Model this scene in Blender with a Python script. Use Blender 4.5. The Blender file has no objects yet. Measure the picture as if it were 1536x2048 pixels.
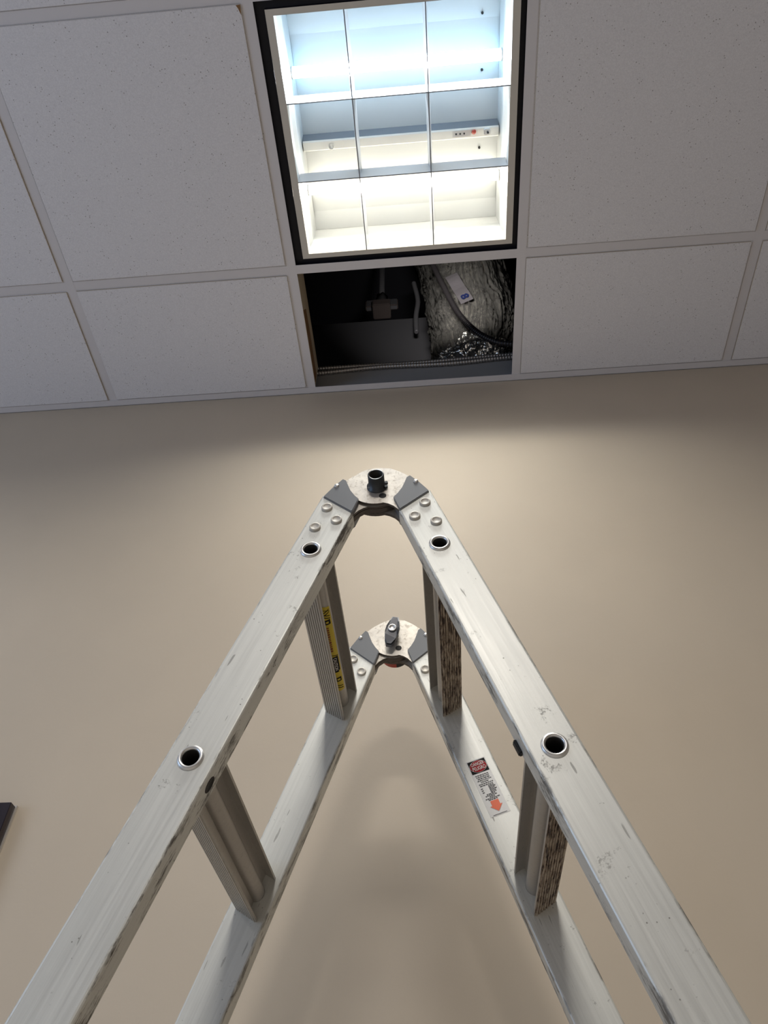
import bpy, bmesh, math, random
from mathutils import Vector, Matrix, noise
C = bpy.context
SC = C.scene
COL = SC.collection
random.seed(7)

# ------------------------------------------------------------------ camera
CAM_H = 1.0                                   # eye of the camera above the floor
r_ = Vector((0.99694366, 0.0780098, 0.00422084))
u_ = Vector((0.05513957, -0.74088542, 0.6693642))
f_ = Vector((-0.05534413, 0.66708565, 0.74292244))
cam = bpy.data.objects.new('camera', bpy.data.cameras.new('camera'))
COL.objects.link(cam)
m = Matrix(((r_.x, u_.x, -f_.x, 0), (r_.y, u_.y, -f_.y, 0), (r_.z, u_.z, -f_.z, CAM_H), (0, 0, 0, 1)))
cam.matrix_world = m
cam.data.sensor_fit = 'VERTICAL'; cam.data.sensor_height = 24.0
cam.data.lens = 1485.305 / 2048 * 24.0
cam.data.clip_start = 0.02
SC.camera = cam

# ------------------------------------------------------------------ view + world
vs = SC.view_settings
SC.display_settings.display_device = 'sRGB'
vs.view_transform = 'Standard'; vs.look = 'None'; vs.gamma = 1.0; vs.use_curve_mapping = False
vs.exposure = 0.03
wd = bpy.data.worlds.new('world'); SC.world = wd; wd.use_nodes = True
wd.node_tree.nodes['Background'].inputs[0].default_value = (0.80, 0.84, 1.0, 1)
wd.node_tree.nodes['Background'].inputs[1].default_value = 0.23

# ------------------------------------------------------------------ dimensions
S = 0.6096                                    # ceiling grid module
X0, YR, YW = -0.9294, 0.8267, 1.216           # grid origin, bar in front of the wall row, wall face
H = CAM_H + 1.908                             # ceiling
HX, HY, HZ = -0.06626, 0.66542, CAM_H + 0.80227   # hinge centre on the near ladder face
AL, AR = 0.33105, 0.32501                     # lean of the two ladder legs
OFF, RW, RT, DP = 0.06456, 0.05374, 0.02683, 0.33933  # rail offset, width, thickness, ladder depth
D0, PITCH = 0.14621, 0.3048                   # first rung, rung spacing

# ------------------------------------------------------------------ lamps
def area(name, loc, rot, sx, sy, power, color, spread=180):
    l = bpy.data.lights.new(name, 'AREA'); l.shape = 'RECTANGLE'; l.size = sx; l.size_y = sy
    l.energy = power; l.color = color; l.spread = math.radians(spread)
    o = bpy.data.objects.new(name, l); COL.objects.link(o); o.location = loc; o.rotation_euler = rot
    return o
LX, LY = X0 + 0.914, YR - 0.3048
# light the troffer throws through its louvre
area('troffer_light', (LX, LY - 0.135, H + 0.084), (0, 0, 0), 0.50, 0.026, 3.7, (0.86, 0.95, 1.0), 180)
area('troffer_light', (LX, LY + 0.135, H + 0.084), (0, 0, 0), 0.50, 0.026, 3.7, (1.0, 0.94, 0.80), 180)
area('troffer_light', (LX, LY, H - 0.004), (0, 0, 0), 0.50, 0.50, 7.8, (1.0, 0.97, 0.90), 148)
# added fill lamp behind the troffer that brightens the silver duct in the void
vq = (Vector((X0 + 1.13, YR + 0.42, H + 0.72)) - Vector((X0 + 0.99, YR - 0.008, H + 0.09))).to_track_quat('-Z', 'Y').to_euler()
area('duct_fill_light', (X0 + 0.99, YR - 0.008, H + 0.09), vq, 0.14, 0.03, 1.3, (1.0, 0.95, 0.88), 62)
# the next fixtures of the room: same column behind the camera, and the next column to the left
area('room_light', (LX, LY - 3 * S, H - 0.03), (0, 0, 0), 0.45, 0.26, 27.0, (1.0, 0.95, 0.88), 160)
area('room_light', (LX, LY - 6 * S, H - 0.03), (0, 0, 0), 0.50, 0.50, 4.0, (1.0, 0.95, 0.88), 170)
area('room_light', (LX - 3 * S, LY, H - 0.03), (0, 0, 0), 0.50, 0.50, 4.5, (1.0, 0.96, 0.90), 150)
area('room_light', (LX - 3 * S, LY - 3 * S, H - 0.03), (0, 0, 0), 0.50, 0.50, 3.0, (1.0, 0.95, 0.88), 160)
# daylight from a window on the left side of the room
area('window_light', (-3.0, -0.6, 1.45), (0, math.radians(-90), 0), 1.3, 1.6, 20.0, (0.50, 0.70, 1.0), 180)

# ------------------------------------------------------------------ materials
def mat(name, base, rough=0.5, metal=0.0, spec=0.5):
    mt = bpy.data.materials.new(name); mt.use_nodes = True
    b = mt.node_tree.nodes['Principled BSDF']
    b.inputs['Base Color'].default_value = (*base, 1)
    b.inputs['Roughness'].default_value = rough
    b.inputs['Metallic'].default_value = metal
    b.inputs['Specular IOR Level'].default_value = spec
    return mt
class NT:
    def __init__(s, mt):
        s.t = mt.node_tree; s.n = s.t.nodes; s.l = s.t.links; s.b = s.n['Principled BSDF']
        s.tc = s.n.new('ShaderNodeTexCoord')
    def coords(s, scale=(1, 1, 1), loc=(0, 0, 0), rot=(0, 0, 0)):
        mp = s.n.new('ShaderNodeMapping'); s.l.new(s.tc.outputs['Object'], mp.inputs['Vector'])
        mp.inputs['Scale'].default_value = scale; mp.inputs['Location'].default_value = loc; mp.inputs['Rotation'].default_value = rot
        return mp.outputs[0]
    def noise(s, vec, scale, detail=3, rough=0.55, dist=0.0):
        n = s.n.new('ShaderNodeTexNoise'); s.l.new(vec, n.inputs['Vector'])
        n.inputs['Scale'].default_value = scale; n.inputs['Detail'].default_value = detail
        n.inputs['Roughness'].default_value = rough; n.inputs['Distortion'].default_value = dist
        return n.outputs[0]
    def voro(s, vec, scale):
        n = s.n.new('ShaderNodeTexVoronoi'); s.l.new(vec, n.inputs['Vector']); n.inputs['Scale'].default_value = scale
        return n.outputs['Distance']
    def ramp(s, fac, stops):
        n = s.n.new('ShaderNodeValToRGB'); s.l.new(fac, n.inputs[0])
        e = n.color_ramp.elements
        while len(e) < len(stops): e.new(0.5)
        for k, (p, c) in enumerate(stops):
            e[k].position = p; e[k].color = (*c, 1) if len(c) == 3 else c
        return n.outputs[0]
    def mr(s, fac, a, b, c=0.0, d=1.0):
        n = s.n.new('ShaderNodeMapRange'); s.l.new(fac, n.inputs[0])
        for k, v in zip((1, 2, 3, 4), (a, b, c, d)): n.inputs[k].default_value = v
        return n.outputs[0]
    def math(s, op, a, b):
        n = s.n.new('ShaderNodeMath'); n.operation = op
        for k, v in ((0, a), (1, b)):
            if isinstance(v, (int, float)): n.inputs[k].default_value = v
            else: s.l.new(v, n.inputs[k])
        return n.outputs[0]
    def mix(s, fac, a, b):
        n = s.n.new('ShaderNodeMix'); n.data_type = 'RGBA'
        if isinstance(fac, (int, float)): n.inputs[0].default_value = fac
        else: s.l.new(fac, n.inputs[0])
        for k, v in ((6, a), (7, b)):
            if isinstance(v, tuple): n.inputs[k].default_value = (*v, 1)
            else: s.l.new(v, n.inputs[k])
        return n.outputs[2]
    def color(s, c): s.l.new(c, s.b.inputs['Base Color'])
    def rough(s, c): s.l.new(c, s.b.inputs['Roughness'])
    def bump(s, h, strength=0.3, dist=0.001):
        n = s.n.new('ShaderNodeBump'); n.inputs['Strength'].default_value = strength; n.inputs['Distance'].default_value = dist
        s.l.new(h, n.inputs['Height']); s.l.new(n.outputs[0], s.b.inputs['Normal'])

def wall_mat():
    mt = mat('beige_wall_paint', (0.56, 0.475, 0.375), 0.55, 0, 0.3); k = NT(mt)
    v = k.coords()
    big = k.noise(v, 3.0, 3)
    k.color(k.mix(k.mr(big, 0.35, 0.65, 0, 1), (0.545, 0.465, 0.372), (0.575, 0.490, 0.390)))
    a = k.noise(v, 90, 4, 0.6); b = k.noise(v, 12, 2)
    h = k.math('ADD', k.math('MULTIPLY', a, 0.35), b)
    k.bump(h, 0.20, 0.0022)
    return mt
def tile_mat():
    mt = mat('speckled_ceiling_tile', (0.62, 0.60, 0.60), 0.95, 0, 0.1); k = NT(mt)
    v = k.coords()
    vd = k.voro(v, 130)
    mask = k.noise(v, 45, 2)
    pin = k.math('MULTIPLY', k.mr(vd, 0.10, 0.20, 1, 0), k.mr(mask, 0.50, 0.60, 0, 1))
    fine = k.noise(v, 320, 2, 0.7)
    base = k.mix(k.mr(fine, 0.3, 0.7), (0.70, 0.695, 0.74), (0.80, 0.795, 0.84))
    k.color(k.mix(k.math('MULTIPLY', pin, 0.75), base, (0.16, 0.14, 0.14)))
    k.bump(k.math('SUBTRACT', fine, pin), 0.35, 0.0008)
    return mt
IN_, OFF_ = 0.06456 - 0.05374, 0.06456
def alu_mat(name, seed=0.0, dirt=1.0, tint=(0.715, 0.712, 0.668), metal=0.35, rough=0.42):
    mt = mat(name, tint, rough, metal, 0.5); k = NT(mt)
    v = k.coords(loc=(seed, seed * 1.7, seed * 0.3))
    vs_ = k.coords(scale=(1, 1, 0.02), loc=(seed, 0, 0))
    streak = k.noise(vs_, 260, 4, 0.7)
    cloud = k.noise(v, 9, 4, 0.6)
    base = k.mix(k.mr(streak, 0.35, 0.68), tuple(c * 0.90 for c in tint), tuple(min(1, c * 1.04) for c in tint))
    base = k.mix(k.mr(cloud, 0.40, 0.72, 0, 0.35), base, tuple(c * 0.82 for c in tint))
    # specks
    sp = k.mr(k.voro(v, 150), 0.06, 0.14, 1, 0)
    spm = k.mr(k.noise(v, 26, 3), 0.56, 0.62, 0, 1)
    spot = k.math('MULTIPLY', sp, spm)
    # smudges with a ragged edge
    sm = k.math('MULTIPLY', k.mr(k.noise(v, 34, 6, 0.75), 0.61, 0.66, 0, 1), k.mr(k.noise(v, 420, 3, 0.7), 0.45, 0.56, 0, 1))
    # fine scratches
    vd = k.coords(scale=(1, 1, 0.14), rot=(0, 0.5, 0), loc=(seed + 3, 0, 1))
    scr = k.math('MULTIPLY', k.mr(k.noise(vd, 120, 2, 0.5), 0.700, 0.715, 0, 1), 0.5)
    d = k.math('MINIMUM', k.math('ADD', k.math('ADD', k.math('MULTIPLY', spot, 0.85), k.math('MULTIPLY', sm, 0.55)), scr), 1.0)
    sx = k.n.new('ShaderNodeSeparateXYZ'); k.l.new(k.tc.outputs['Object'], sx.inputs[0])
    ab = k.math('ABSOLUTE', sx.outputs[0], 0.0)
    edge = k.math('MINIMUM', k.math('SUBTRACT', ab, IN_), k.math('SUBTRACT', OFF_, ab))
    ve = k.coords(scale=(1, 1, 0.22), loc=(seed * 2, 0, 0))
    en = k.math('MULTIPLY', k.mr(k.noise(ve, 70, 5, 0.75), 0.52, 0.62, 0, 1), k.mr(edge, 0.0008, 0.0042, 0.9, 0.0))
    d = k.math('MINIMUM', k.math('ADD', d, en), 1.0)
    d = k.math('MULTIPLY', d, dirt)
    k.color(k.mix(d, base, (0.10, 0.085, 0.07)))
    k.rough(k.math('ADD', k.mr(streak, 0.3, 0.7, rough - 0.05, rough + 0.07), k.math('MULTIPLY', d, 0.3)))
    k.bump(streak, 0.06, 0.0004)
    return mt
def worn_tread_mat():
    mt = mat('worn_grooved_tread', (0.3, 0.25, 0.2), 0.6, 0.2); k = NT(mt)
    v = k.coords(scale=(1, 0.10, 1)); w = k.coords()
    a = k.noise(v, 420, 3, 0.7); b = k.noise(w, 22, 4, 0.65)
    f = k.math('ADD', k.mr(a, 0.42, 0.58, 0, 0.75), k.mr(b, 0.35, 0.65, -0.25, 0.3))
    k.color(k.ramp(f, [(0.0, (0.42, 0.36, 0.29)), (0.45, (0.26, 0.20, 0.15)), (0.8, (0.035, 0.022, 0.018))]))
    k.bump(a, 0.5, 0.0006)
    return mt
def stained_plate_mat():
    mt = mat('stained_steel_plate', (0.6, 0.56, 0.5), 0.42, 0.55); k = NT(mt)
    v = k.coords()
    a = k.noise(v, 130, 5, 0.7); b = k.noise(v, 28, 4, 0.65)
    c = k.mix(k.mr(b, 0.35, 0.65), (0.74, 0.69, 0.61), (0.55, 0.51, 0.46))
    c = k.mix(k.mr(a, 0.52, 0.66, 0, 0.6), c, (0.26, 0.21, 0.16))
    k.color(c); k.bump(a, 0.2, 0.0005)
    return mt
def foil_mat():
    mt = mat('crinkled_foil', (0.86, 0.84, 0.80), 0.20, 0.92); k = NT(mt)
    v = k.coords(scale=(1, 1, 0.45))
    a = k.noise(v, 13, 2.5, 0.55, 1.2); b = k.noise(v, 42, 2, 0.5, 0.6)
    k.bump(k.math('ADD', a, k.math('MULTIPLY', b, 0.30)), 0.8, 0.030)
    return mt
def emis(name, col, strength):
    mt = bpy.data.materials.new(name); mt.use_nodes = True
    b = mt.node_tree.nodes['Principled BSDF']
    b.inputs['Base Color'].default_value = (0.9, 0.9, 0.9, 1)
    b.inputs['Emission Color'].default_value = (*col, 1); b.inputs['Emission Strength'].default_value = strength
    return mt

M = dict(
    wall=wall_mat(), tile=tile_mat(),
    drywall=mat('bare_grey_drywall', (0.30, 0.30, 0.31), 0.9),
    voidwall=mat('dark_grey_gypsum', (0.085, 0.085, 0.095), 0.95, 0, 0.1),  # even grey, darker than the drywall, for the void's back panel
    grid=mat('painted_steel_grid', (0.68, 0.665, 0.70), 0.45, 0, 0.4),
    cream=mat('cream_tile_edge', (0.52, 0.43, 0.31), 0.8),
    brown=mat('brown_stain', (0.22, 0.115, 0.045), 0.8),
    black=mat('black_painted_steel', (0.004, 0.005, 0.012), 0.5, 0, 0.3),
    trim_paint=mat('white_frame_paint', (0.60, 0.57, 0.52), 0.4),
    louver=mat('satin_white_louver', (0.30, 0.31, 0.33), 0.30, 0.0, 0.6),
    reflector=mat('white_enamel_reflector', (0.60, 0.61, 0.61), 0.45, 0.0, 0.4),
    ballast=mat('grey_ballast_cover', (0.15, 0.15, 0.165), 0.5),
    ballast_face=mat('white_ballast_face', (0.80, 0.78, 0.73), 0.5),
    tube_cool=emis('cool_white_tube', (0.36, 0.70, 1.0), 7.0),
    tube_warm=emis('warm_white_tube', (1.0, 0.95, 0.78), 6.5),
    rail=[alu_mat('scuffed_aluminium_%s' % n, s, d) for n, s, d in (('one', 0.0, 1.0), ('two', 3.3, 0.9), ('three', 7.1, 0.8), ('four', 11.9, 0.9))],
    rung=alu_mat('dull_aluminium_rung', 5.5, 0.35, (0.50, 0.475, 0.44), 0.6, 0.42),
    ring=mat('bare_swaged_aluminium', (0.66, 0.65, 0.63), 0.36, 0.85),
    hollow=mat('dark_tube_bore', (0.02, 0.018, 0.016), 0.7),
    plate=stained_plate_mat(),
    darkplate=mat('dark_hinge_plate', (0.10, 0.085, 0.075), 0.45, 0.6),  # darker tone for plate edges and inner leaves
    cover=mat('grey_moulded_plastic', (0.155, 0.16, 0.17), 0.42, 0.0, 0.5),
    hub=mat('black_oxide_steel', (0.045, 0.048, 0.052), 0.38, 0.6),
    rivet=alu_mat('dull_rivet_head', 2.2, 0.8, (0.56, 0.52, 0.46), 0.25, 0.55),
    knob=mat('dark_grey_knob', (0.13, 0.13, 0.14), 0.4, 0.2),
    knobtop=mat('light_grey_knob_top', (0.42, 0.42, 0.43), 0.3, 0.6),  # lighter grey for the upper end of the lever
    red=mat('red_plastic', (0.40, 0.045, 0.025), 0.4),
    rubber=mat('black_rubber', (0.012, 0.012, 0.013), 0.6),
    tread=worn_tread_mat(),
    white=mat('label_white', (0.72, 0.70, 0.67), 0.35, 0, 0.5),
    lblack=mat('label_black', (0.008, 0.008, 0.008), 0.6, 0, 0.15),
    lred=mat('label_red', (0.33, 0.012, 0.018), 0.6, 0, 0.15),
    lwhite=mat('label_letter_white', (0.70, 0.66, 0.62), 0.4),
    lorange=mat('label_orange', (0.78, 0.10, 0.012), 0.35),
    ink=mat('label_ink', (0.05, 0.05, 0.055), 0.5),
    yellow=mat('label_yellow', (0.66, 0.49, 0.015), 0.4),
    maroon=mat('label_dark_red', (0.25, 0.05, 0.01), 0.5),
    blueink=mat('blue_ink', (0.008, 0.015, 0.07), 0.5),
    tag=mat('grey_paper_tag', (0.095, 0.088, 0.098), 0.7),
    foil=foil_mat(),
    conduit=mat('flexible_steel_conduit', (0.40, 0.38, 0.37), 0.35, 0.7),
    conduitdark=mat('dark_flexible_conduit', (0.022, 0.020, 0.022), 0.35, 0.3),
    rod=mat('dull_threaded_steel', (0.13, 0.13, 0.145), 0.5, 0.5),
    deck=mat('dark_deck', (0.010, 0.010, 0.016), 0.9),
    cone=mat('brown_bracket', (0.055, 0.042, 0.040), 0.8),
    floor=mat('tan_carpet', (0.54, 0.50, 0.45), 0.95),
    screen=mat('dark_glossy_picture', (0.010, 0.004, 0.010), 0.25),
    silver=mat('silver_frame_edge', (0.55, 0.52, 0.48), 0.35, 0.6),
    pipe=mat('black_band', (0.01, 0.01, 0.01), 0.4),
)

# ------------------------------------------------------------------ mesh helpers
class MB:
    def __init__(s): s.bm = bmesh.new(); s.mats = []
    def mi(s, m_):
        if m_ not in s.mats: s.mats.append(m_)
        return s.mats.index(m_)
    def box(s, a, b, m_, bev=0.0):
        n0 = len(s.bm.faces)
        x0, y0, z0 = a; x1, y1, z1 = b
        r = bmesh.ops.create_cube(s.bm, size=1.0)
        for v in r['verts']:
            v.co = Vector(((x0 + x1) / 2 + v.co.x * (x1 - x0), (y0 + y1) / 2 + v.co.y * (y1 - y0), (z0 + z1) / 2 + v.co.z * (z1 - z0)))
        for f in {f for v in r['verts'] for f in v.link_faces}: f.material_index = s.mi(m_)
        if bev > 0:
            es = list({e for v in r['verts'] for e in v.link_edges})
            bmesh.ops.bevel(s.bm, geom=es, offset=bev, segments=2, affect='EDGES')
    def poly(s, pts, axis_fn, lo, hi, m_, smooth=False, mside=None):
        """extrude a 2-D outline between lo and hi; axis_fn(p, t) gives the 3-D point"""
        n0 = len(s.bm.faces)
        a = [s.bm.verts.new(axis_fn(p, lo)) for p in pts]; b = [s.bm.verts.new(axis_fn(p, hi)) for p in pts]
        made = [s.bm.faces.new(a), s.bm.faces.new(b[::-1])]
        n = len(pts); sides = []
        for i in range(n):
            f = s.bm.faces.new((a[i], b[i], b[(i + 1) % n], a[(i + 1) % n])); f.smooth = smooth; sides.append(f)
        for f in made + sides: f.material_index = s.mi(m_)
        if mside:
            for f in sides: f.material_index = s.mi(mside)
    def cyl(s, p0, p1, r0, r1, m_, n=32, caps=True, mcap=None):
        p0, p1 = Vector(p0), Vector(p1); z = (p1 - p0).normalized()
        x = z.orthogonal().normalized(); y = z.cross(x)
        A = []; B = []
        for i in range(n):
            t = 2 * math.pi * i / n; d = x * math.cos(t) + y * math.sin(t)
            A.append(s.bm.verts.new(p0 + d * r0)); B.append(s.bm.verts.new(p1 + d * r1))
        for i in range(n):
            f = s.bm.faces.new((A[i], A[(i + 1) % n], B[(i + 1) % n], B[i])); f.smooth = True; f.material_index = s.mi(m_)
        if caps:
            f = s.bm.faces.new(A[::-1]); f.material_index = s.mi(mcap or m_)
            f = s.bm.faces.new(B); f.material_index = s.mi(mcap or m_)
    def lathe(s, p, axis, prof, m_, n=40, seg_mats=None):
        """prof: list of (radius, height along axis); closed end if radius 0"""
        p = Vector(p); z = Vector(axis).normalized(); x = z.orthogonal().normalized(); y = z.cross(x)
        rings = []
        for (r, h) in prof:
            if r < 1e-7: rings.append([s.bm.verts.new(p + z * h)])
            else: rings.append([s.bm.verts.new(p + z * h + (x * math.cos(2 * math.pi * i / n) + y * math.sin(2 * math.pi * i / n)) * r) for i in range(n)])
        for k in range(len(rings) - 1):
            A, B = rings[k], rings[k + 1]; mi = s.mi(seg_mats[k] if seg_mats else m_)
            for i in range(n):
                j = (i + 1) % n
                if len(A) == 1 and len(B) == 1: continue
                if len(A) == 1: f = s.bm.faces.new((A[0], B[j], B[i]))
                elif len(B) == 1: f = s.bm.faces.new((A[i], A[j], B[0]))
                else: f = s.bm.faces.new((A[i], A[j], B[j], B[i]))
                f.smooth = True; f.material_index = mi
    def tube(s, pts, radf, m_, n=12):
        """swept tube along points; radf(i, t) radius"""
        P = [Vector(p) for p in pts]; prev = None; rings = []
        up = None
        for i, p in enumerate(P):
            t = (P[min(i + 1, len(P) - 1)] - P[max(i - 1, 0)]).normalized()
            if up is None: up = t.orthogonal().normalized()
            up = (up - t * up.dot(t)).normalized(); w = t.cross(up); r = radf(i)
            rings.append([s.bm.verts.new(p + (up * math.cos(2 * math.pi * k / n) + w * math.sin(2 * math.pi * k / n)) * r) for k in range(n)])
        for a, b in zip(rings[:-1], rings[1:]):
            for k in range(n):
                f = s.bm.faces.new((a[k], a[(k + 1) % n], b[(k + 1) % n], b[k])); f.smooth = True; f.material_index = s.mi(m_)
        s.bm.faces.new(rings[0][::-1]).material_index = s.mi(m_); s.bm.faces.new(rings[-1]).material_index = s.mi(m_)
    def quad(s, pts, m_):
        f = s.bm.faces.new([s.bm.verts.new(p) for p in pts]); f.material_index = s.mi(m_); return f
    def build(s, name, parent=None, loc=(0, 0, 0), rot=(0, 0, 0), recalc=True):
        if recalc: bmesh.ops.recalc_face_normals(s.bm, faces=s.bm.faces)
        me = bpy.data.meshes.new(name); s.bm.to_mesh(me); s.bm.free()
        for m_ in s.mats: me.materials.append(m_)
        o = bpy.data.objects.new(name, me); COL.objects.link(o)
        o.location = loc; o.rotation_euler = rot
        if parent: o.parent = parent
        return o
def tag(o, label=None, cat=None, group=None, kind=None):
    if label: o['label'] = label
    if cat: o['category'] = cat
    if group: o['group'] = group
    if kind: o['kind'] = kind
    return o
def empty(name, loc, label, cat, group=None):
    o = bpy.data.objects.new(name, None); COL.objects.link(o); o.location = loc; o.empty_display_size = 0.1
    return tag(o, label, cat, group)
def evaluated(o):
    C.view_layer.update()
    me = bpy.data.meshes.new_from_object(o.evaluated_get(C.evaluated_depsgraph_get()))
    o.modifiers.clear(); o.data = me; return o
def text_mesh(body, size, align='CENTER', bold=0.0, width=None, squash=1.0):
    cu = bpy.data.curves.new('t', 'FONT'); cu.body = body; cu.size = size; cu.align_x = align; cu.align_y = 'CENTER'
    cu.offset = bold; cu.resolution_u = 3
    ob = bpy.data.objects.new('t', cu); COL.objects.link(ob); C.view_layer.update()
    me = bpy.data.meshes.new_from_object(ob.evaluated_get(C.evaluated_depsgraph_get()))
    tris = [[me.vertices[i].co.copy() for i in p.vertices] for p in me.polygons]
    bpy.data.objects.remove(ob); bpy.data.meshes.remove(me)
    if width:
        xs = [v.x for t in tris for v in t]; k = width / (max(xs) - min(xs))
        for t in tris:
            for v in t: v.x *= k
    return tris

# ------------------------------------------------------------------ setting
b = MB(); b.box((-3.2, -5.4, -0.05), (3.0, YW + 0.12, 0), M['floor']); tag(b.build('floor'), kind='structure')
b = MB(); b.box((-3.2, YW, 0), (3.0, YW + 0.12, H + 0.012), M['wall']); b.box((-3.2, YW, H + 0.012), (3.0, YW + 0.12, H + 0.125), M['drywall'])
tag(b.build('wall_front'), kind='structure')
b = MB(); b.box((-3.2, -5.5, 0), (3.0, -5.4, H), M['wall']); tag(b.build('wall_back'), kind='structure')
b = MB(); b.box((3.0, -5.4, 0), (3.1, YW, H), M['wall']); tag(b.build('wall_right'), kind='structure')

# suspended grid: face flange 24 mm, web above; plain panels beyond the part in the picture
gx = [X0 + k * S for k in range(-1, 5)]
gy = [YR - k * S for k in range(0, 4)]
bw = 0.012
b = MB()
for x in gx:
    b.box((x - bw, gy[-1] - bw, H), (x + bw, YW - 0.022, H + 0.0012), M['grid'])
    b.box((x - 0.001, gy[-1] - bw, H + 0.0012), (x + 0.001, YW - 0.001, H + 0.038), M['grid'])
for y in gy:
    for k in range(len(gx) - 1):
        b.box((gx[k] + bw, y - bw, H + 0.0003), (gx[k + 1] - bw, y + bw, H + 0.0013), M['grid'])
        b.box((gx[k] + 0.001, y - 0.001, H + 0.0013), (gx[k + 1] - 0.001, y + 0.001, H + 0.036), M['grid'])
# field of panels outside the picture
yb, xl, xr = gy[-1], gx[0], gx[-1]
for c in range(-1, 4):
    for q in (1, 2):
        if (c, q) == (0, 1): continue
        b.box((X0 + c * S + bw + 0.002, YR - (q + 1) * S + bw + 0.002, H - 0.004), (X0 + (c + 1) * S - bw - 0.002, YR - q * S - bw - 0.002, H + 0.012), M['tile'])
b.box((-3.2, -5.4, H + 0.001), (3.0, yb - bw, H + 0.016), M['tile'])
b.box((-3.2, yb - bw, H + 0.001), (xl - bw, YW, H + 0.016), M['tile'])
b.box((xr + bw, yb - bw, H + 0.001), (3.0, YW, H + 0.016), M['tile'])
tag(b.build('ceiling'), kind='structure')
# wall angle
b = MB()
b.box((-3.2, YW - 0.022, H - 0.0012), (3.0, YW - 0.001, H + 0.0002), M['grid'])
b.box((-3.2, YW - 0.0022, H - 0.0012), (3.0, YW - 0.0005, H + 0.022), M['grid'])
tag(b.build('trim_1'), kind='structure')
# dark deck of the floor above the void, and the far side of the void
b = MB()
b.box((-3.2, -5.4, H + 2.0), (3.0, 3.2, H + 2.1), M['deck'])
b.box((-3.2, YW + 0.121, H - 0.03), (3.0, 3.2, H - 0.01), M['deck'])  # unseen slab added to keep world light out of the void
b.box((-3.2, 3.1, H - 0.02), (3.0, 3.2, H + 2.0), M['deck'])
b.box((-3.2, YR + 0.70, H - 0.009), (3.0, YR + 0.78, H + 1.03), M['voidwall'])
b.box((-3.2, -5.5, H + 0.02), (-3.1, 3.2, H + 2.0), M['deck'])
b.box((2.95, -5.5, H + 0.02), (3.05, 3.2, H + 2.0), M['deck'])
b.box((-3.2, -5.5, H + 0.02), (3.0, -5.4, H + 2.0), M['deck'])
tag(b.build('wall_void'), kind='structure')

# ------------------------------------------------------------------ ceiling tiles
tiles = {
    (0, 0): 'large white ceiling tile left of the lit fixture, brown nick in its corner',
    (2, 0): 'large white ceiling tile directly right of the lit fixture',
    (-1, 0): 'white ceiling tile cut off by the left edge, beside the large nicked tile',
    (3, 0): 'sliver of white ceiling tile at the right edge above the bar crossing',
    (0, 1): 'short white ceiling tile touching the wall, directly left of the open hole',
    (2, 1): 'short white ceiling tile touching the wall, directly right of the open hole',
    (-1, 1): 'short white ceiling tile touching the wall in the far left of the photo',
    (3, 1): 'short white ceiling tile touching the wall in the far right of the photo',
    (0, -1): 'thin sliver of white ceiling tile at the very top left above the crossbar',
}
for (c, r), lab in tiles.items():
    xa, xb = X0 + c * S, X0 + (c + 1) * S
    if r == 1: ya, yb_ = YR, YW - 0.004
    else: ya, yb_ = YR - (1 - r) * S, YR + r * S
    jx, jy = random.uniform(-1, 1) * 0.0015, random.uniform(-1, 1) * 0.001
    g = 0.006
    cx, cy = (xa + xb) / 2, (ya + yb_) / 2
    hx, hy = (xb - xa) / 2 - g, (yb_ - ya) / 2 - (g if r != 1 else 0.004)
    b = MB(); b.box((-hx, -hy, 0), (hx, hy, 0.014), M['tile'])
    # face that drops through the grid, with a small reveal on every side
    fx, fy0, fy1 = (xb - xa) / 2 - 0.0145, -(yb_ - ya) / 2 + 0.0145, (yb_ - ya) / 2 - (0.0145 if r != 1 else 0.0205)
    b.box((-fx, fy0, -0.0050), (fx, fy1, 0.0), M['tile'], 0.0008)
    for f in b.bm.faces:
        f.normal_update()
        if abs(f.normal.z) < 0.3 and f.calc_center_median().z < 0.0: f.material_index = b.mi(M['cream'])
    if (c, r) == (0, 0):
        b.poly([(fx - 0.0005, fy0 + 0.0005), (fx - 0.010, fy0 + 0.001), (fx - 0.006, fy0 + 0.007), (fx - 0.0012, fy0 + 0.020)], lambda p, t: (p[0], p[1], t), -0.0053, -0.004, M['brown'])
    o = b.build('acoustic_tile', None, (cx + jx, cy + jy, H + 0.0016))
    tag(o, lab, 'ceiling tile', 'lay-in ceiling tiles')

# ------------------------------------------------------------------ ceiling light
L = empty('ceiling_light', (LX, LY, H), 'square lit ceiling light with nine-cell louver in a black surround', 'ceiling light')
def frame(b, xo, yo, xi, yi, z0, z1, m_):
    b.box((-xo, -yo, z0), (xo, -yi, z1), m_); b.box((-xo, yi, z0), (xo, yo, z1), m_)
    b.box((-xo, -yi, z0), (-xi, yi, z1), m_); b.box((xi, -yi, z0), (xo, yi, z1), m_)
b = MB(); frame(b, 0.2975, 0.2975, 0.272, 0.272, 0.0125, 0.016, M['black'])
frame(b, 0.2975, 0.2975, 0.2955, 0.2955, 0.002, 0.0125, M['black'])
b.build('air_slot', L)
b = MB()
fo, fi = 0.2768, 0.2645
fx_, gx_ = 0.2748, 0.2578            # the light sits a few millimetres to the right in its opening
frame(b, fx_, fo, gx_, fi, 0.0, 0.004, M['trim_paint'])
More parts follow.
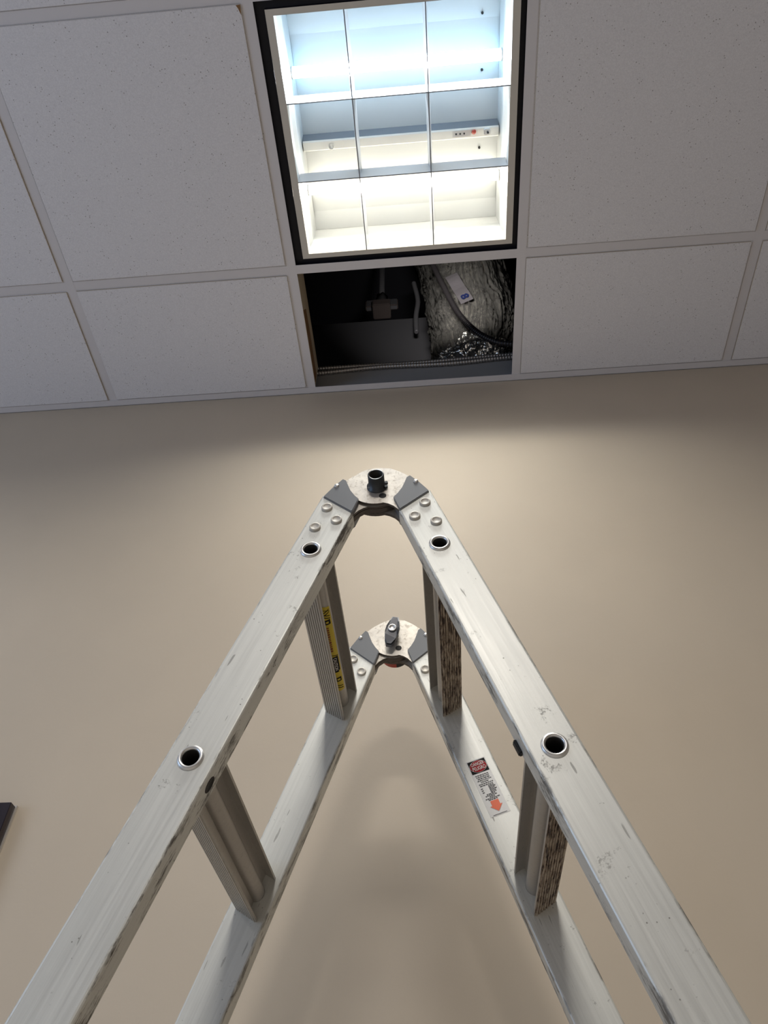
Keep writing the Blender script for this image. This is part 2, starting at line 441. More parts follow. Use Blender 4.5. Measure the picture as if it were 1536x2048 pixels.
# outward slope up from the frame
for s1 in (-1, 1):
    b.quad([(s1 * fx_, -fo, 0.001), (s1 * fx_, fo, 0.001), (s1 * (fx_ + 0.001), fo + 0.001, 0.013), (s1 * (fx_ + 0.001), -fo - 0.001, 0.013)], M['black'])
    b.quad([(-fx_, s1 * fo, 0.001), (fx_, s1 * fo, 0.001), (fx_ + 0.001, s1 * (fo + 0.001), 0.013), (-fx_ - 0.001, s1 * (fo + 0.001), 0.013)], M['black'])
b.build('trim_frame', L, (0.005, 0, 0))
# housing: sloped sides and stepped top
b = MB()
HT = 0.135
def hring(w, z):
    k = w * gx_ / fi
    return [(-k, -w, z), (k, -w, z), (k, w, z), (-k, w, z)]
lv = [(fi, 0.003), (fi + 0.001, 0.050), (0.258, 0.060), (0.252, HT)]
for (w0, z0), (w1, z1) in zip(lv[:-1], lv[1:]):
    A, B = hring(w0, z0), hring(w1, z1)
    for i in range(4): b.quad([A[i], A[(i + 1) % 4], B[(i + 1) % 4], B[i]], M['reflector'])
# folded top: valleys over the tubes
prof = [(-0.252, HT - 0.006), (-0.205, HT + 0.004), (-0.06, HT), (0.06, HT), (0.205, HT + 0.004), (0.252, HT - 0.006)]
for (y0, z0), (y1, z1) in zip(prof[:-1], prof[1:]):
    b.quad([(-0.2456, y0, z0), (0.2456, y0, z0), (0.2456, y1, z1), (-0.2456, y1, z1)], M['reflector'])
b.box((-0.280, -0.285, HT + 0.02), (0.280, 0.285, HT + 0.022), M['rod'])
frame(b, 0.280, 0.285, 0.278, 0.283, 0.0165, HT + 0.021, M['rod'])
# screw heads and holes on the reflector
for (x, y) in ((0.205, -0.215), (0.205, -0.10), (0.200, 0.075), (0.200, 0.155)):
    b.cyl((x, y, HT - 0.004), (x, y, HT + 0.001), 0.003, 0.003, M['rubber'], 10)
b.build('housing', L, (0.005, 0, 0), recalc=False)
# ballast cover between the tubes
b = MB()
pf = [(0.010, HT - 0.003), (0.017, 0.100), (0.021, 0.098), (0.040, 0.101), (0.043, 0.106), (0.046, HT - 0.003)]
b.poly(pf, lambda p, t: (t, p[0], p[1]), -0.2405, 0.2495, M['ballast_face'])
b.bm.faces.ensure_lookup_table()
mi = b.mi(M['ballast'])
for f in b.bm.faces:
    c = f.calc_center_median()
    if abs(f.normal.x) < 0.5 and c.y < 0.0165 and c.z > 0.102: f.material_index = mi
bc = b.build('ballast_cover', L)
b = MB(); b.box((0.135, 0.022, 0.0970), (0.180, 0.036, 0.0995), M['lwhite'])
for k in range(3): b.box((0.142 + k * 0.010, 0.027, 0.0966), (0.146 + k * 0.010, 0.031, 0.0970), M['ink'])
tag(b.build('sticker', bc), 'small white sticker')
b = MB(); b.lathe((0.188, 0.028, 0.099), (0, -0.35, -1), [(0, 0.020), (0.0035, 0.0195), (0.0052, 0.010), (0.0055, 0.0), (0, 0)], M['red'], 20)
tag(b.build('wire_nut', bc), 'red wire nut')
b = MB(); b.box((0.212, 0.020, 0.085), (0.228, 0.034, 0.101), M['lwhite'], 0.002); b.cyl((0.221, 0.026, 0.076), (0.221, 0.026, 0.087), 0.0025, 0.0025, M['ink'], 10)
b.build('wire_connector', bc)
b = MB(); b.lathe((-0.17, 0.034, 0.1003), (0, 0, -1), [(0.0075, 0), (0.0075, 0.002), (0.0055, 0.0025), (0.0055, 0.0012), (0, 0.0012)], M['ballast_face'], 24)
b.build('knockout', bc)
# two fluorescent tubes with end sockets
for y, mk, lab in ((-0.135, 'tube_cool', 'cool bluish-white tube'), (0.135, 'tube_warm', 'warm white tube')):
    b = MB(); b.cyl((-0.248, y, 0.100), (0.256, y, 0.100), 0.0128, 0.0128, M[mk], 28)
    t = tag(b.build('fluorescent_tube', L), lab)
    for s1 in (-1, 1):
        b = MB(); b.cyl((0.005 + s1 * 0.246, y, 0.1), (0.005 + s1 * 0.252, y, 0.1), 0.0132, 0.0132, M['ring'], 24)
        b.build('end_cap', t)
# parabolic louver, three by three
b = MB()
lh = 0.050
def wedge(n=6):
    pts = []
    for i in range(n + 1):
        k = i / n; pts.append((0.0006 + 0.0048 * k ** 1.6, 0.0005 + lh * k))
    return pts
wp = wedge()
prof = [(-x, z) for x, z in wp] + [(x, z) for x, z in wp[::-1]]
lxs = [-0.0998, 0.0757]; lys = [-0.0912, 0.0833]
for i, x in enumerate(lxs): b.poly(prof, lambda p, t: (x + p[0], t, p[1]), -fi + 0.0003, fi - 0.0003, M['louver'])
for y in lys: b.poly(prof, lambda p, t: (t, y + p[0], p[1] + 0.0002), 0.005 - gx_ + 0.0003, 0.005 + gx_ - 0.0003, M['louver'])
# thin dark lower edges of the blades
for x in lxs: b.box((x - 0.0011, -fi, -0.0004), (x + 0.0011, fi, 0.0012), M['ballast'])
for y in lys: b.box((0.005 - gx_, y - 0.0011, -0.0002), (0.005 + gx_, y + 0.0011, 0.0014), M['ballast'])
b.build('louver', L)

# ------------------------------------------------------------------ things in the ceiling void
# wooden strip standing on the left bar of the hole
b = MB()
xb0 = X0 + S + 0.0025
b.box((0, 0, 0), (0.010, 0.345, 0.11), M['cream'], 0.0008)
b.poly([(0.10, 0.004), (0.335, 0.004), (0.335, 0.050), (0.20, 0.058), (0.12, 0.052)], lambda p, t: (t, p[0], p[1]), 0.0100, 0.0104, M['brown'])
tag(b.build('wood_strip', None, (X0 + S + 0.0022, YR + 0.020, H + 0.0015)), 'cream wooden strip with a brown stain standing at the left side of the ceiling hole', 'wood strip')

def catmull(P, n):
    P = [Vector(p) for p in P]; P = [P[0] * 2 - P[1]] + P + [P[-1] * 2 - P[-2]]; out = []
    for i in range(1, len(P) - 2):
        for k in range(n):
            t = k / n; a, b_, c, d = P[i - 1], P[i], P[i + 1], P[i + 2]
            out.append(0.5 * ((2 * b_) + (c - a) * t + (2 * a - 5 * b_ + 4 * c - d) * t * t + (3 * b_ - a - 3 * c + d) * t ** 3))
    out.append(P[-2]); return out
def resample(P, step):
    out = [P[0]]; acc = 0
    for a, b_ in zip(P[:-1], P[1:]):
        L_ = (b_ - a).length; pos = step - acc
        while pos < L_:
            out.append(a.lerp(b_, pos / L_)); pos += step
        acc = (acc + L_) % step if False else L_ - (pos - step)
    return out
def flex(name, pts, r, m_, label, group=None, step=0.0022, cat='conduit'):
    P = resample(catmull(pts, 24), step)
    b = MB(); b.tube(P, lambda i: r * (1.0 + 0.16 * math.cos(i * math.pi / 2)), m_, 12)
    return tag(b.build(name), label, cat, group)
def V3(x, y, z): return (X0 + x, YR + y, H + z)
flex('flexible_conduit', [V3(0.45, 0.382, 0.128), V3(0.75, 0.382, 0.128), V3(0.95, 0.382, 0.126), V3(1.2, 0.382, 0.136), V3(1.5, 0.382, 0.138)], 0.0065, M['conduit'],
     'upper of two ribbed metal conduits low in the ceiling hole', 'ribbed conduits on the wall')
flex('flexible_conduit', [V3(0.45, 0.381, 0.098), V3(0.63, 0.381, 0.100), V3(0.81, 0.379, 0.110), V3(1.03, 0.379, 0.104), V3(1.22, 0.379, 0.117), V3(1.5, 0.381, 0.118)], 0.0068, M['conduit'],
     'lower, shinier of two ribbed metal conduits at the bottom of the ceiling hole', 'ribbed conduits on the wall')
flex('flexible_conduit', [V3(0.96, 0.335, 0.98), V3(1.006, 0.338, 0.739), V3(1.034, 0.338, 0.567), V3(1.072, 0.338, 0.356), V3(1.118, 0.338, 0.224), V3(1.166, 0.338, 0.154), V3(1.216, 0.336, 0.123), V3(1.36, 0.334, 0.09)], 0.0085, M['conduitdark'],
     'dark ribbed cable sweeping diagonally in front of the silver duct', None)
flex('flexible_conduit', [V3(0.935, 0.63, 1.22), V3(0.948, 0.64, 1.075), V3(0.936, 0.64, 0.93), V3(0.934, 0.64, 0.793)], 0.009, M['rod'],
     'short curved conduit hanging in the dark left of the silver duct', None)
# hanger rod with its bracket on top of the wall
rb = empty('hanger_rod', V3(0.791, 0.655, 1.03), 'thin metal hanger rod ending in a small bracket in the dark ceiling void', 'hanger rod')
b = MB(); b.cyl((0, 0, 0.03), (0, 0, 0.969), 0.012, 0.012, M['rod'], 12); b.build('rod', rb)
b = MB()
b.box((-0.038, -0.03, 0.0), (0.038, 0.040, 0.050), M['cone'], 0.004); b.box((-0.070, -0.004, 0.040), (0.070, 0.02, 0.100), M['rod'], 0.004)
b.lathe((0, 0, 0.022), (0, 0, 1), [(0.028, 0), (0.028, 0.10), (0.012, 0.104)], M['rod'], 6)
b.build('bracket', rb)

# silver duct bag
def duct():
    root = empty('foil_duct', V3(1.15, 0.51, 0.18), 'crinkled silver foil duct bulging down in the ceiling hole', 'air duct')
    base = Vector(V3(1.15, 0.51, 0.18))
    path = catmull([V3(1.125, 0.505, 0.215), V3(1.125, 0.505, 0.26), V3(1.135, 0.51, 0.34), V3(1.150, 0.515, 0.50), V3(1.145, 0.515, 0.75), V3(1.13, 0.51, 1.05), V3(1.06, 0.51, 1.5)], 34)
    n = 420; bm = bmesh.new(); rings = []
    N = len(path)
    for i, p in enumerate(path):
        t = i / (N - 1)
        rad = 0.125
        if t < 0.12: rad = 0.125 * (0.66 + 0.38 * math.sin(t / 0.12 * math.pi / 2))
        elif t < 0.24: rad = 0.130 - 0.016 * math.sin((t - 0.12) / 0.12 * math.pi)
        else: rad = 0.130 + 0.02 * min(1, (t - 0.24) / 0.3)
        ring = []
        for k in range(n):
            a = 2 * math.pi * k / n
            # radial gathers fanning from the gathered neck
            g = noise.noise(Vector((math.cos(a) * 5.0, math.sin(a) * 5.0, t * 1.2)))
            g2 = noise.noise(Vector((math.cos(a) * 13, math.sin(a) * 13, t * 3.2 + 5)))
            c = noise.noise(Vector((math.cos(a) * 3, math.sin(a) * 3, t * 16)))
            c2 = 1 - abs(noise.noise(Vector((math.cos(a) * 6 + 9, math.sin(a) * 6, t * 30)))) * 2
            ph = 2.5 * noise.noise(Vector((math.cos(a) * 2, math.sin(a) * 2, t * 4)))
            g3 = 1 - abs(noise.noise(Vector((math.cos(a + 0.25 * t * ph) * 24, math.sin(a + 0.25 * t * ph) * 24, t * 5 + 2)))) * 2.4
            amp = (1.0 if t > 0.16 else 0.30) * (0.8 + 0.5 * noise.noise(Vector((math.cos(a) * 3, math.sin(a) * 3, t * 8 + 3))))
            r = rad * (1 + amp * (0.11 * g + 0.08 * (1 - 2 * abs(g2)) + 0.085 * g3) + 0.06 * c + 0.025 * c2)
            ring.append(bm.verts.new(p + Vector((math.cos(a) * r, math.sin(a) * r * 0.84, 0.02 * c)) - base))
        rings.append(ring)
    for A, B in zip(rings[:-1], rings[1:]):
        for k in range(n):
            f = bm.faces.new((A[k], A[(k + 1) % n], B[(k + 1) % n], B[k])); f.smooth = True
    cv = bm.verts.new(path[0] - base + Vector((0, 0, -0.012)))
    for k in range(n): bm.faces.new((rings[0][(k + 1) % n], rings[0][k], cv)).smooth = True
    bmesh.ops.recalc_face_normals(bm, faces=bm.faces)
    me = bpy.data.meshes.new('duct_sleeve'); bm.to_mesh(me); bm.free(); me.materials.append(M['foil'])
    o = bpy.data.objects.new('duct_sleeve', me); COL.objects.link(o); o.parent = root
    # strap round the gathered neck
    b = MB()
    pts = []
    for k in range(65):
        a = 2 * math.pi * k / 64
        pts.append(path[int(N * 0.19)] - base + Vector((math.cos(a) * 0.126, math.sin(a) * 0.106, 0.004 * math.sin(3 * a))))
    b.tube(pts, lambda i: 0.0022, M['conduitdark'], 6); b.build('strap', root)
    # printed paper tag, stuck on the near side
    b = MB()
    c = Vector((-0.057, -0.140, 0.420)); ax = Vector((0.047, 0.0, -0.238)).normalized(); nrm = Vector((-0.25, -0.95, -0.15)); nrm = (nrm - ax * nrm.dot(ax)).normalized(); ay = nrm.cross(ax).normalized()
    if ay.x < 0: ay = -ay
    def P(u, v, w): return c + ax * u + ay * v + nrm * w
    for i in range(8):
        u0 = -0.110 + i * 0.0275; u1 = u0 + 0.0275
        w0 = 0.002 * math.sin(i * 1.3); w1 = 0.002 * math.sin((i + 1) * 1.3)
        b.quad([P(u0, -0.023, w0), P(u1, -0.023, w1), P(u1, 0.023, w1), P(u0, 0.023, w0)], M['tag'])
    tg = b.build('paper_tag', root)
    b = MB()
    for tri in text_mesh('8', 0.062, bold=0.0022):
        b.quad([P(0.078, 0, 0.0035) + ax * (v.x * 1.05) + ay * v.y * 0.60 for v in tri], M['blueink'])
    tag(b.build('tag_print', tg), 'blue printed figure eight')
duct()

# ------------------------------------------------------------------ picture on the wall
pr = empty('picture', (-1.0625, YW, 1.3060), 'dark picture with thin silver edge on the wall at the left edge', 'picture')
b = MB(); b.box((-0.3115, -0.022, -0.3015), (0.3115, -0.004, 0.3180), M['screen'], 0.0008); b.build('panel', pr)
b = MB(); b.box((-0.3140, -0.0050, -0.3040), (0.3140, -0.0005, 0.3202), M['silver']); b.build('frame', pr)

# ------------------------------------------------------------------ ladder
root = empty('folding_ladder', (HX, HY + DP / 2, 0), 'scuffed aluminium folding ladder opened as an A-frame under the ceiling hole', 'ladder')
HL = Vector((0, -DP / 2, HZ))                  # hinge centre on near face, in ladder coordinates
LEN = HZ / math.cos(0.328)
def legrot(side): return (0, -AR if side > 0 else AL, 0)
IN = OFF - RW                                  # inner edge
NC = OFF - RW / 2                              # rail centre line

def ring_prof(sgn):
    # swaged lip round a rung end
    return [(0.0088, -0.010 * sgn), (0.0088, 0.0005 * sgn), (0.0100, 0.0026 * sgn), (0.0118, 0.0028 * sgn), (0.0136, 0.0010 * sgn), (0.0139, -0.0002 * sgn)]

def make_rail(side, v0, mat_, near, sharp=0.003):
    """inner rail of one leg: box section cut at a slant on top, holes where the rungs pass through"""
    Lr = 1.15
    prof = []
    # cross-section in (n, v) with small rounded corners and a shallow groove on both wide faces
    n0, n1, a, e = IN, OFF, v0, v0 + RT
    r = sharp
    def corner(cx, cy, a0):
        return [(cx + r * math.cos(math.radians(a0 + k * 30)), cy + r * math.sin(math.radians(a0 + k * 30))) for k in range(4)]
    prof += corner(n1 - r, e - r, 0) + corner(n0 + r, e - r, 90) + corner(n0 + r, a + r, 180) + corner(n1 - r, a + r, 270)
    bm = bmesh.new()
    def dtop(n): return 0.065 + (n - IN) / RW * (0.042 - 0.065)
    A = [bm.verts.new((side * n, v, -dtop(n))) for n, v in prof]; B = [bm.verts.new((side * n, v, -Lr)) for n, v in prof]
    bm.faces.new(A); bm.faces.new(B[::-1]); k = len(prof)
    for i in range(k): bm.faces.new((A[i], B[i], B[(i + 1) % k], A[(i + 1) % k]))
    bmesh.ops.recalc_face_normals(bm, faces=bm.faces)
    me = bpy.data.meshes.new('rail'); bm.to_mesh(me); bm.free(); me.materials.append(mat_)
    o = bpy.data.objects.new('rail', me); COL.objects.link(o)
    # holes
    cb = MB()
    for q in range(4):
        cb.cyl((side * NC, v0 - 0.01, -(D0 + q * PITCH)), (side * NC, v0 + RT + 0.01, -(D0 + q * PITCH)), 0.0118, 0.0118, mat_, 40)
    cut = cb.build('cutter')
    md = o.modifiers.new('b', 'BOOLEAN'); md.operation = 'DIFFERENCE'; md.object = cut; md.solver = 'EXACT'
    evaluated(o); bpy.data.objects.remove(cut)
    o.parent = root; o.location = HL; o.rotation_euler = legrot(side)
    # the lip of each rung tube where it is swaged over the rail face
    for q in range(4):
        b = MB(); b.lathe((side * NC, (v0 if near else v0 + RT), -(D0 + q * PITCH)), (0, -1 if near else 1, 0), ring_prof(1), M['ring'], 40, [M['hollow'], M['ring'], M['ring'], M['ring'], M['ring']])
        b.build('rung_socket', o)
    # three rivets
    for d, n in ((0.066, 0.048), (0.086, 0.026), (0.1065, 0.0485)):
        b = MB(); b.lathe((side * n, v0, -d), (0, -1, 0), [(0.0076, -0.001), (0.0076, 0.0024), (0.0070, 0.0031), (0.0052, 0.0033), (0.0048, 0.0028), (0, 0.0029)], M['rivet'], 28)
        b.build('rivet', o)
    return o
rails = {}
rails['nl'] = make_rail(-1, 0, M['rail'][0], True)
rails['nr'] = make_rail(1, 0, M['rail'][1], True)
rails['fl'] = make_rail(-1, DP, M['rail'][2], False)
rails['fr'] = make_rail(1, DP, M['rail'][3], False)
tag(rails['nr'], 'near right rail with fine grooves along it')

# spring lock details on the two near rails
b = MB(); b.box((IN - 0.0036, 0.0175, -0.438), (IN + 0.001, 0.0255, -0.422), M['rubber'], 0.0012)
tag(b.build('lock_bumper', rails['nr']), 'black rubber bumper')
b = MB(); b.lathe((-IN, 0.0125, -0.466), (1, 0, 0), [(0.0056, -0.0005), (0.0056, 0.0004), (0.0048, 0.0005), (0.0046, 0.0002), (0, 0.0002)], M['rod'], 20, [M['hollow'], M['cone'], M['hollow'], M['hollow']])
for v in b.bm.verts: v.co.z = -0.466 + (v.co.z + 0.466) * 1.6
b.build('lock_hole', rails['nl'])

# outer sections sleeved over the inner rails and down to the floor
for side in (-1, 1):
    for v0 in (0, DP):
        b = MB(); g = 0.004
        b.poly([(IN - g, v0 - g), (OFF + g, v0 - g), (OFF + g, v0 + RT + g), (IN - g, v0 + RT + g)], lambda p, t: (side * p[0], p[1], -t), 0.98, LEN - 0.02, M['rail'][0])
        o = b.build('outer_rail', root, HL, legrot(side))
        b = MB(); b.box((side * (IN - 0.008) if side > 0 else -(OFF + 0.008), v0 - 0.008, -(LEN + 0.0)), (side * (OFF + 0.008) if side > 0 else -(IN - 0.008), v0 + RT + 0.008, -(LEN - 0.045)), M['rubber'], 0.004)
        b.build('rubber_foot', o)

# rungs: hollow tube with a ribbed tread on each side
def make_rung(side, q, tread):
    d = D0 + q * PITCH
    b = MB(); mr = M['rung']
    v0, v1 = RT - 0.0005, DP + 0.0005
    # tube
    b.cyl((side * NC, 0.001, -d), (side * NC, DP + RT - 0.001, -d), 0.0116, 0.0116, mr, 40, caps=False)
    b.cyl((side * NC, 0.001, -d), (side * NC, DP + RT - 0.001, -d), 0.0090, 0.0090, M['hollow'], 40, caps=False)
    def ax(p, t): return (side * p[0], t, -(d + p[1]))
    # local profile coordinates: (n, offset along the leg), leaning 13 degrees
    def tr(nn, dd, lean=0.0): return (NC + nn, dd - nn * lean)
    for sgn in (1, -1):
        lean = 0.22
        off = 0.0285 if sgn > 0 else -0.0285
        outer = []; nrib = 8
        w = 0.0172
        if sgn > 0:
            pts = [tr(-w, off - 0.0028, lean), tr(w, off - 0.0028, lean)]
        else:
            pts = [tr(-w, off + 0.0028, lean), tr(w, off + 0.0028, lean)]
        rib = []
        rib.append((w, 0.0))
        for i in range(nrib):
            a = w - 0.0012 - (2 * w - 0.0024) * i / nrib; st = (2 * w - 0.0024) / nrib
            rib += [(a, 0.0), (a - st * 0.16, 0.0015), (a - st * 0.66, 0.0015), (a - st * 0.82, 0.0)]
        rib.append((-w, 0.0))
        pts += [tr(n_, off + sgn * h_, lean) for n_, h_ in rib]
        mm = M['tread'] if (tread and sgn > 0) else mr
        b.poly(pts, ax, v0, v1, mr)
        if mm is not mr:
            mi = b.mi(mm)
            for f in b.bm.faces:
                c = f.calc_center_median(); nn = side * c.x - NC
                if abs(f.normal.y) < 0.5 and (-c.z - d) > off - nn * lean - 0.0006 and abs(nn) < w - 0.0003: f.material_index = mi
        # web between tread and tube, with a foot that widens to the tread
        z0 = 0.0095 * sgn; z1 = off - 0.0026 * sgn
        b.poly([tr(-0.0022, z0), tr(0.0022, z0), tr(0.0022, z1 - 0.0015 * sgn), tr(0.0058, z1, lean), tr(0.0058, z1 + 0.0010 * sgn, lean), tr(-0.0058, z1 + 0.0010 * sgn, lean), tr(-0.0058, z1, lean), tr(-0.0022, z1 - 0.0015 * sgn)], ax, v0, v1, mr)
    o = b.build('rung', root, HL, legrot(side))
    if tread: tag(o, 'rung with a grimy brown worn tread')
    return o
rungs = {}
for side in (-1, 1):
    for q in range(4): rungs[(side, q)] = make_rung(side, q, side > 0)
    for q in range(4, 6):
        b = MB(); d = D0 + q * PITCH
        b.cyl((side * NC, 0.005, -d), (side * NC, DP + RT - 0.005, -d), 0.0125, 0.0125, M['rung'], 24)
        b.box((side * NC - 0.018, RT, -d - 0.016), (side * NC + 0.018, DP, -d - 0.012), M['rung']); b.box((side * NC - 0.018, RT, -d + 0.012), (side * NC + 0.018, DP, -d + 0.016), M['rung'])
        b.build('rung', root, HL, legrot(side))

# yellow caution strip on the tube of the upper left rung
def yellow_label():
    b = MB(); r = 0.0119; side = -1
    a0, a1 = math.radians(262), math.radians(188)
    va, vb = 0.098, 0.296
    def P(v, k, dr=0.0):
        # k 0..1 across the strip, from the tread side round to the room side
        a = a0 + (a1 - a0) * k
        return (-(NC + (r + dr) * math.cos(a)), v, -(D0 - (r + dr) * math.sin(a)))
    for i in range(14):
        k0, k1 = i / 14, (i + 1) / 14
        b.quad([P(va + 0.006 * k0, k0), P(va + 0.006 * k1, k1), P(vb, k1), P(vb, k0)], M['yellow'])
    o = tag(b.build('caution_strip', rungs[(-1, 0)]), 'yellow caution strip with black marks')
    b = MB()
    def mark(v0, v1, k0, k1, m_, dr=0.0002, slant=0.0):
        n = 6
        for i in range(n):
            a, c = k0 + (k1 - k0) * i / n, k0 + (k1 - k0) * (i + 1) / n
            b.quad([P(v0 + slant * a, a, dr), P(v0 + slant * c, c, dr), P(v1 + slant * c, c, dr), P(v1 + slant * a, a, dr)], m_)
    # black border stripes, two crossed marks, a round mark, red lettering, black pill with letters, mirrored end marks
    mark(0.104, 0.1052, 0.05, 0.9, M['lblack'], slant=0.008)
    for v in (0.114, 0.119): mark(v, v + 0.0018, 0.15, 0.85, M['lblack'], slant=0.008); mark(v, v + 0.0018, 0.15, 0.85, M['lblack'], slant=-0.008)
    mark(0.128, 0.138, 0.18, 0.8, M['lblack']); mark(0.131, 0.135, 0.35, 0.6, M['yellow'], 0.0004)
    random.seed(3)
    v = 0.144
    while v < 0.196:
        w = random.uniform(0.002, 0.0045); mark(v, v + w, 0.25, 0.50, M['maroon']); v += w + 0.0016
    mark(0.205, 0.2065, 0.05, 0.9, M['lblack'], slant=0.006)
    mark(0.212, 0.246, 0.10, 0.86, M['lblack'])
    mark(0.246, 0.249, 0.25, 0.7, M['lblack'])
    tris = text_mesh('CAUTION', 0.0068, bold=0.00015, width=0.030)
    for tri in tris:
        b.quad([P(0.2295 + v_.x, 0.48 + v_.y / 0.0150, 0.0005) for v_ in tri], M['lwhite'])
    mark(0.262, 0.272, 0.2, 0.8, M['lblack']); mark(0.265, 0.269, 0.35, 0.65, M['yellow'], 0.0004)
    for v in (0.279, 0.284): mark(v, v + 0.0018, 0.15, 0.85, M['lblack'], slant=0.006)
    b.build('strip_print', o)
yellow_label()

# danger label on the far right rail
def danger_label():
    rail = rails['fr']; b = MB(); y = DP
    d0, d1, n0, n1 = 0.262, 0.350, 0.0225, 0.0520
    cx = (n0 + n1) / 2
    def box(na, nb, da, db, lift, m_): b.box((na, y - lift, -db), (nb, y - lift + 0.0001, -da), m_)
    box(n0, n1, d0, d1, 0.0003, M['white'])
    box(n0 + 0.0015, n1 - 0.0015, d0 + 0.0015, d0 + 0.0215, 0.0005, M['lblack'])
    def ell(rx, rz, lift, m_):
        pts = [(cx + rx * math.cos(t * math.pi / 24), -(d0 + 0.0115) + rz * math.sin(t * math.pi / 24)) for t in range(48)]
        b.poly(pts, lambda p, t: (p[0], t, p[1]), y - lift, y - lift + 0.0001, m_)
    ell(0.0129, 0.0093, 0.0007, M['lwhite']); ell(0.0125, 0.0089, 0.0009, M['lred'])
    for body, dz, w in (('DANGER', 0.0036, 0.0195), ('PELIGRO', -0.0034, 0.0200)):
        for tri in text_mesh(body, 0.0080, bold=0.00005, width=w):
            b.quad([(cx + v.x, y - 0.0013, -(d0 + 0.0115) + dz + v.y) for v in tri], M['lwhite'])
    # blocks of fine print
    random.seed(11)
    rows = [(0.0245, 0.021), (0.0272, 0.020), (0.0299, 0.018), (0.0326, 0.021), (0.0353, 0.013), (0.0382, 0.0215), (0.0409, 0.0205)]
    for dz, w in rows:
        x = cx - w / 2
        while x < cx + w / 2 - 0.001:
            ww = random.uniform(0.0012, 0.0038); ww = min(ww, cx + w / 2 - x); box(x, x + ww, d0 + dz, d0 + dz + 0.0013, 0.0006, M['ink']); x += ww + 0.0007
    for k in range(6):
        z = 0.0432 + k * 0.0020; x = cx + 0.001
        for _ in range(3):
            ww = random.uniform(0.0016, 0.0035); box(x, x + ww, d0 + z, d0 + z + 0.0013, 0.0006, M['ink']); x += ww + 0.0006
    for k in range(3):
        z = 0.0450 + k * 0.003; box(n0 + 0.004, n0 + 0.007, d0 + z, d0 + z + 0.0012, 0.0006, M['ink'])
    for dz, w in ((0.0552, 0.013), (0.0573, 0.018), (0.0594, 0.008), (0.0615, 0.0215), (0.0636, 0.014)):
        x = cx - w / 2
        while x < cx + w / 2 - 0.001:
            ww = random.uniform(0.0015, 0.0038); ww = min(ww, cx + w / 2 - x); box(x, x + ww, d0 + dz, d0 + dz + 0.0013, 0.0006, M['ink']); x += ww + 0.0007
    # orange arrow pointing down the rail
    z0 = d0 + 0.0662
    ar = [(cx - 0.0060, z0), (cx + 0.0060, z0), (cx + 0.0060, z0 + 0.0075), (cx + 0.0090, z0 + 0.0075), (cx, z0 + 0.0165), (cx - 0.0090, z0 + 0.0075), (cx - 0.0060, z0 + 0.0075)]
    b.poly(ar, lambda p, t: (p[0], t, -p[1]), y - 0.0007, y - 0.0005, M['lorange'])
    box(n0 + 0.0045, n1 - 0.0045, d1 - 0.0018, d1 - 0.0012, 0.0006, M['ink'])
    tag(b.build('warning_label', rail), 'white warning label reading DANGER PELIGRO with an orange arrow')
danger_label()

# ---- hinges
def xf(v0):
    return lambda p, t: (p[0], v0 + t, p[1])
def mirror(P): return [(-x, z) for x, z in P[::-1]]
def arc(cx, cz, r, a0, a1, n):
    return [(cx + r * math.cos(math.radians(a0 + (a1 - a0) * i / n)), cz + r * math.sin(math.radians(a0 + (a1 - a0) * i / n))) for i in range(n + 1)]
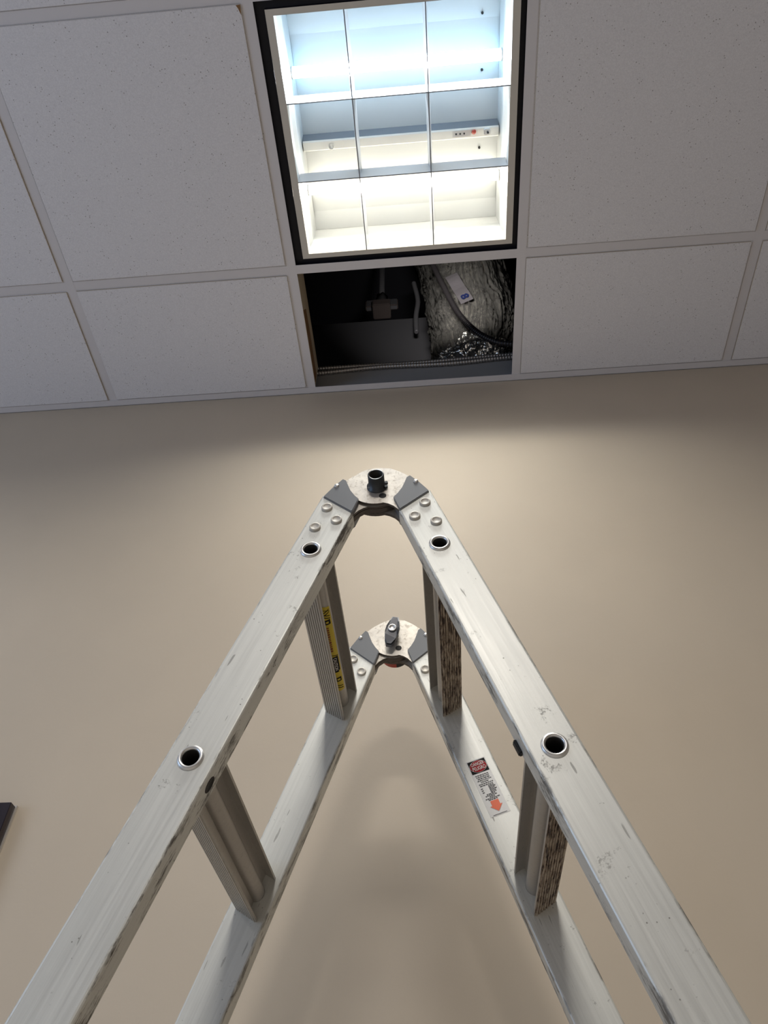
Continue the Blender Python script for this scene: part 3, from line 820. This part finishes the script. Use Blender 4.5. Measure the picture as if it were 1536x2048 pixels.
# outline of a leaf: round head, neck running into the right-hand rail
leaf = arc(0, -4, 38.5, 285, 75, 34) + [(20, 32), (34, 23), (47, 11), (60, -5), (71, -22), (79, -44), (84, -64), (48, -84), (33, -60), (24, -49), (17, -44)]
leaf = [(x / 1000, z / 1000) for x, z in leaf]
coverR = [(47.5, 11.5), (60, -4), (71.5, -21.5), (73, -25), (33, -59.5), (31, -57), (24.5, -37), (24, -33), (30, -25), (36, -14), (40, -2), (43, 8)]
coverR = [(x / 1000, z / 1000) for x, z in coverR]
def hinge(v0, near):
    b = MB()
    ax = xf(v0)
    b.poly(leaf, ax, 0.0004, 0.0042, M['plate'], mside=M['darkplate'])
    b.poly([(x, z) for x, z in leaf], ax, 0.0195, 0.0240, M['plate'], mside=M['darkplate'])
    big = [(x * 1.04, z * 1.02) for x, z in mirror(leaf)]
    b.poly(big, ax, 0.0052, 0.0090, M['plate'], mside=M['darkplate'])
    b.poly(mirror(leaf), ax, 0.0105, 0.0180, M['darkplate'])
    # spacer core
    b.lathe((0, v0 + 0.002, -0.004), (0, 1, 0), [(0, 0), (0.026, 0), (0.026, 0.019), (0, 0.019)], M['darkplate'], 32)
    h = b.build('hinge', root, HL)
    # small pin hole
    b = MB(); b.cyl((0.009, v0 + 0.0002, -0.027), (0.009, v0 + 0.002, -0.027), 0.0052, 0.0052, M['hollow'], 20); b.build('pin_hole', h)
    for s1 in (1, -1):
        pts = coverR if s1 > 0 else mirror(coverR)
        b = MB(); b.poly(pts, ax, -0.0026, 0.0292, M['cover'])
        bmesh.ops.recalc_face_normals(b.bm, faces=b.bm.faces)
        es = [e for e in b.bm.edges if abs(e.verts[0].co.y - e.verts[1].co.y) < 1e-6]
        bmesh.ops.bevel(b.bm, geom=es, offset=0.0010, segments=2, affect='EDGES')
        cv = b.build('hinge_cover', h)
        b = MB(); b.lathe((s1 * 0.0555, v0 - 0.0025, -0.0035), (0, -1, 0), [(0.0036, 0), (0.0034, 0.0010), (0.0018, 0.0019), (0, 0.0021)], M['ring'], 20)
        b.build('cover_rivet', h)
    if near:
        b = MB()
        b.lathe((0.001, v0 + 0.0004, -0.0070), (0, -1, 0), [(0.0090, -0.004), (0.0090, 0.0222), (0.0112, 0.0222), (0.0114, 0.0205), (0.0114, 0.0022), (0.0142, 0.0018), (0.0142, 0.0)], M['hub'], 40,
                [M['hollow'], M['hub'], M['hub'], M['hub'], M['hub'], M['hub']])
        for a in (-20, 15): b.cyl((0.001 + 0.0135 * math.cos(math.radians(a)), v0 - 0.0012, -0.007 + 0.0135 * math.sin(math.radians(a))), (0.001 + 0.0135 * math.cos(math.radians(a)), v0 - 0.0042, -0.007 + 0.0135 * math.sin(math.radians(a))), 0.0026, 0.0024, M['hub'], 14)
        tag(b.build('hub_tube', h), 'open black hub tube')
    else:
        # lever knob on the room side
        b = MB(); lean = math.radians(-13)
        b.cyl((0, v0, -0.002), (0, v0 - 0.014, -0.002), 0.0095, 0.0095, M['hub'], 24)
        out = [(-0.0055, 0.026), (0.0055, 0.026), (0.0082, 0.018), (0.0115, 0.006), (0.0115, -0.006), (0.0085, -0.022), (0.0050, -0.030), (-0.0050, -0.030), (-0.0085, -0.022), (-0.0115, -0.006), (-0.0115, 0.006), (-0.0082, 0.018)]
        def kx(p, t):
            x = p[0] * math.cos(lean) - p[1] * math.sin(lean); z = p[0] * math.sin(lean) + p[1] * math.cos(lean)
            return (x, v0 + t, z - 0.002)
        b.poly(out, kx, -0.0225, -0.0125, M['knob'])
        bmesh.ops.recalc_face_normals(b.bm, faces=b.bm.faces)
        for v in b.bm.verts:
            if v.co.z < -0.018: v.co.y += 0.006
        es = [e for e in b.bm.edges if abs(e.verts[0].co.y - e.verts[1].co.y) < 1e-4]
        bmesh.ops.bevel(b.bm, geom=es, offset=0.0022, segments=2, affect='EDGES')
        # lighter metal-grey upper half
        mi = b.mi(M['knobtop'])
        for f in b.bm.faces:
            c = f.calc_center_median()
            if c.z > 0.012 and c.y < v0 - 0.0125: f.material_index = mi
        b.lathe((0, v0 - 0.0225, -0.001), (0, -1, 0), [(0.0072, -0.0005), (0.0072, 0.0008), (0.0052, 0.0012), (0.0050, 0.0004), (0, 0.0004)], M['ring'], 24)
        tag(b.build('lock_lever', h), 'dark grey lock lever')
        b = MB()
        ry = v0 + RT + 0.018
        b.cyl((0, v0 + 0.023, -0.002), (0, ry, -0.002), 0.010, 0.010, M['hub'], 24)
        for (m_, a0) in ((M['red'], 95), (M['rubber'], 275)):
            pts = [(0, -0.002)] + [(0.025 * math.cos(math.radians(a0 + 180 * i / 24)), -0.002 + 0.025 * math.sin(math.radians(a0 + 180 * i / 24))) for i in range(25)]
            b.poly(pts, lambda p, t: (p[0], t, p[1]), ry, ry + 0.010, m_)
        tag(b.build('lock_knob', h), 'red and black round knob')
    return h
hinge(0, True)
hinge(DP, False)
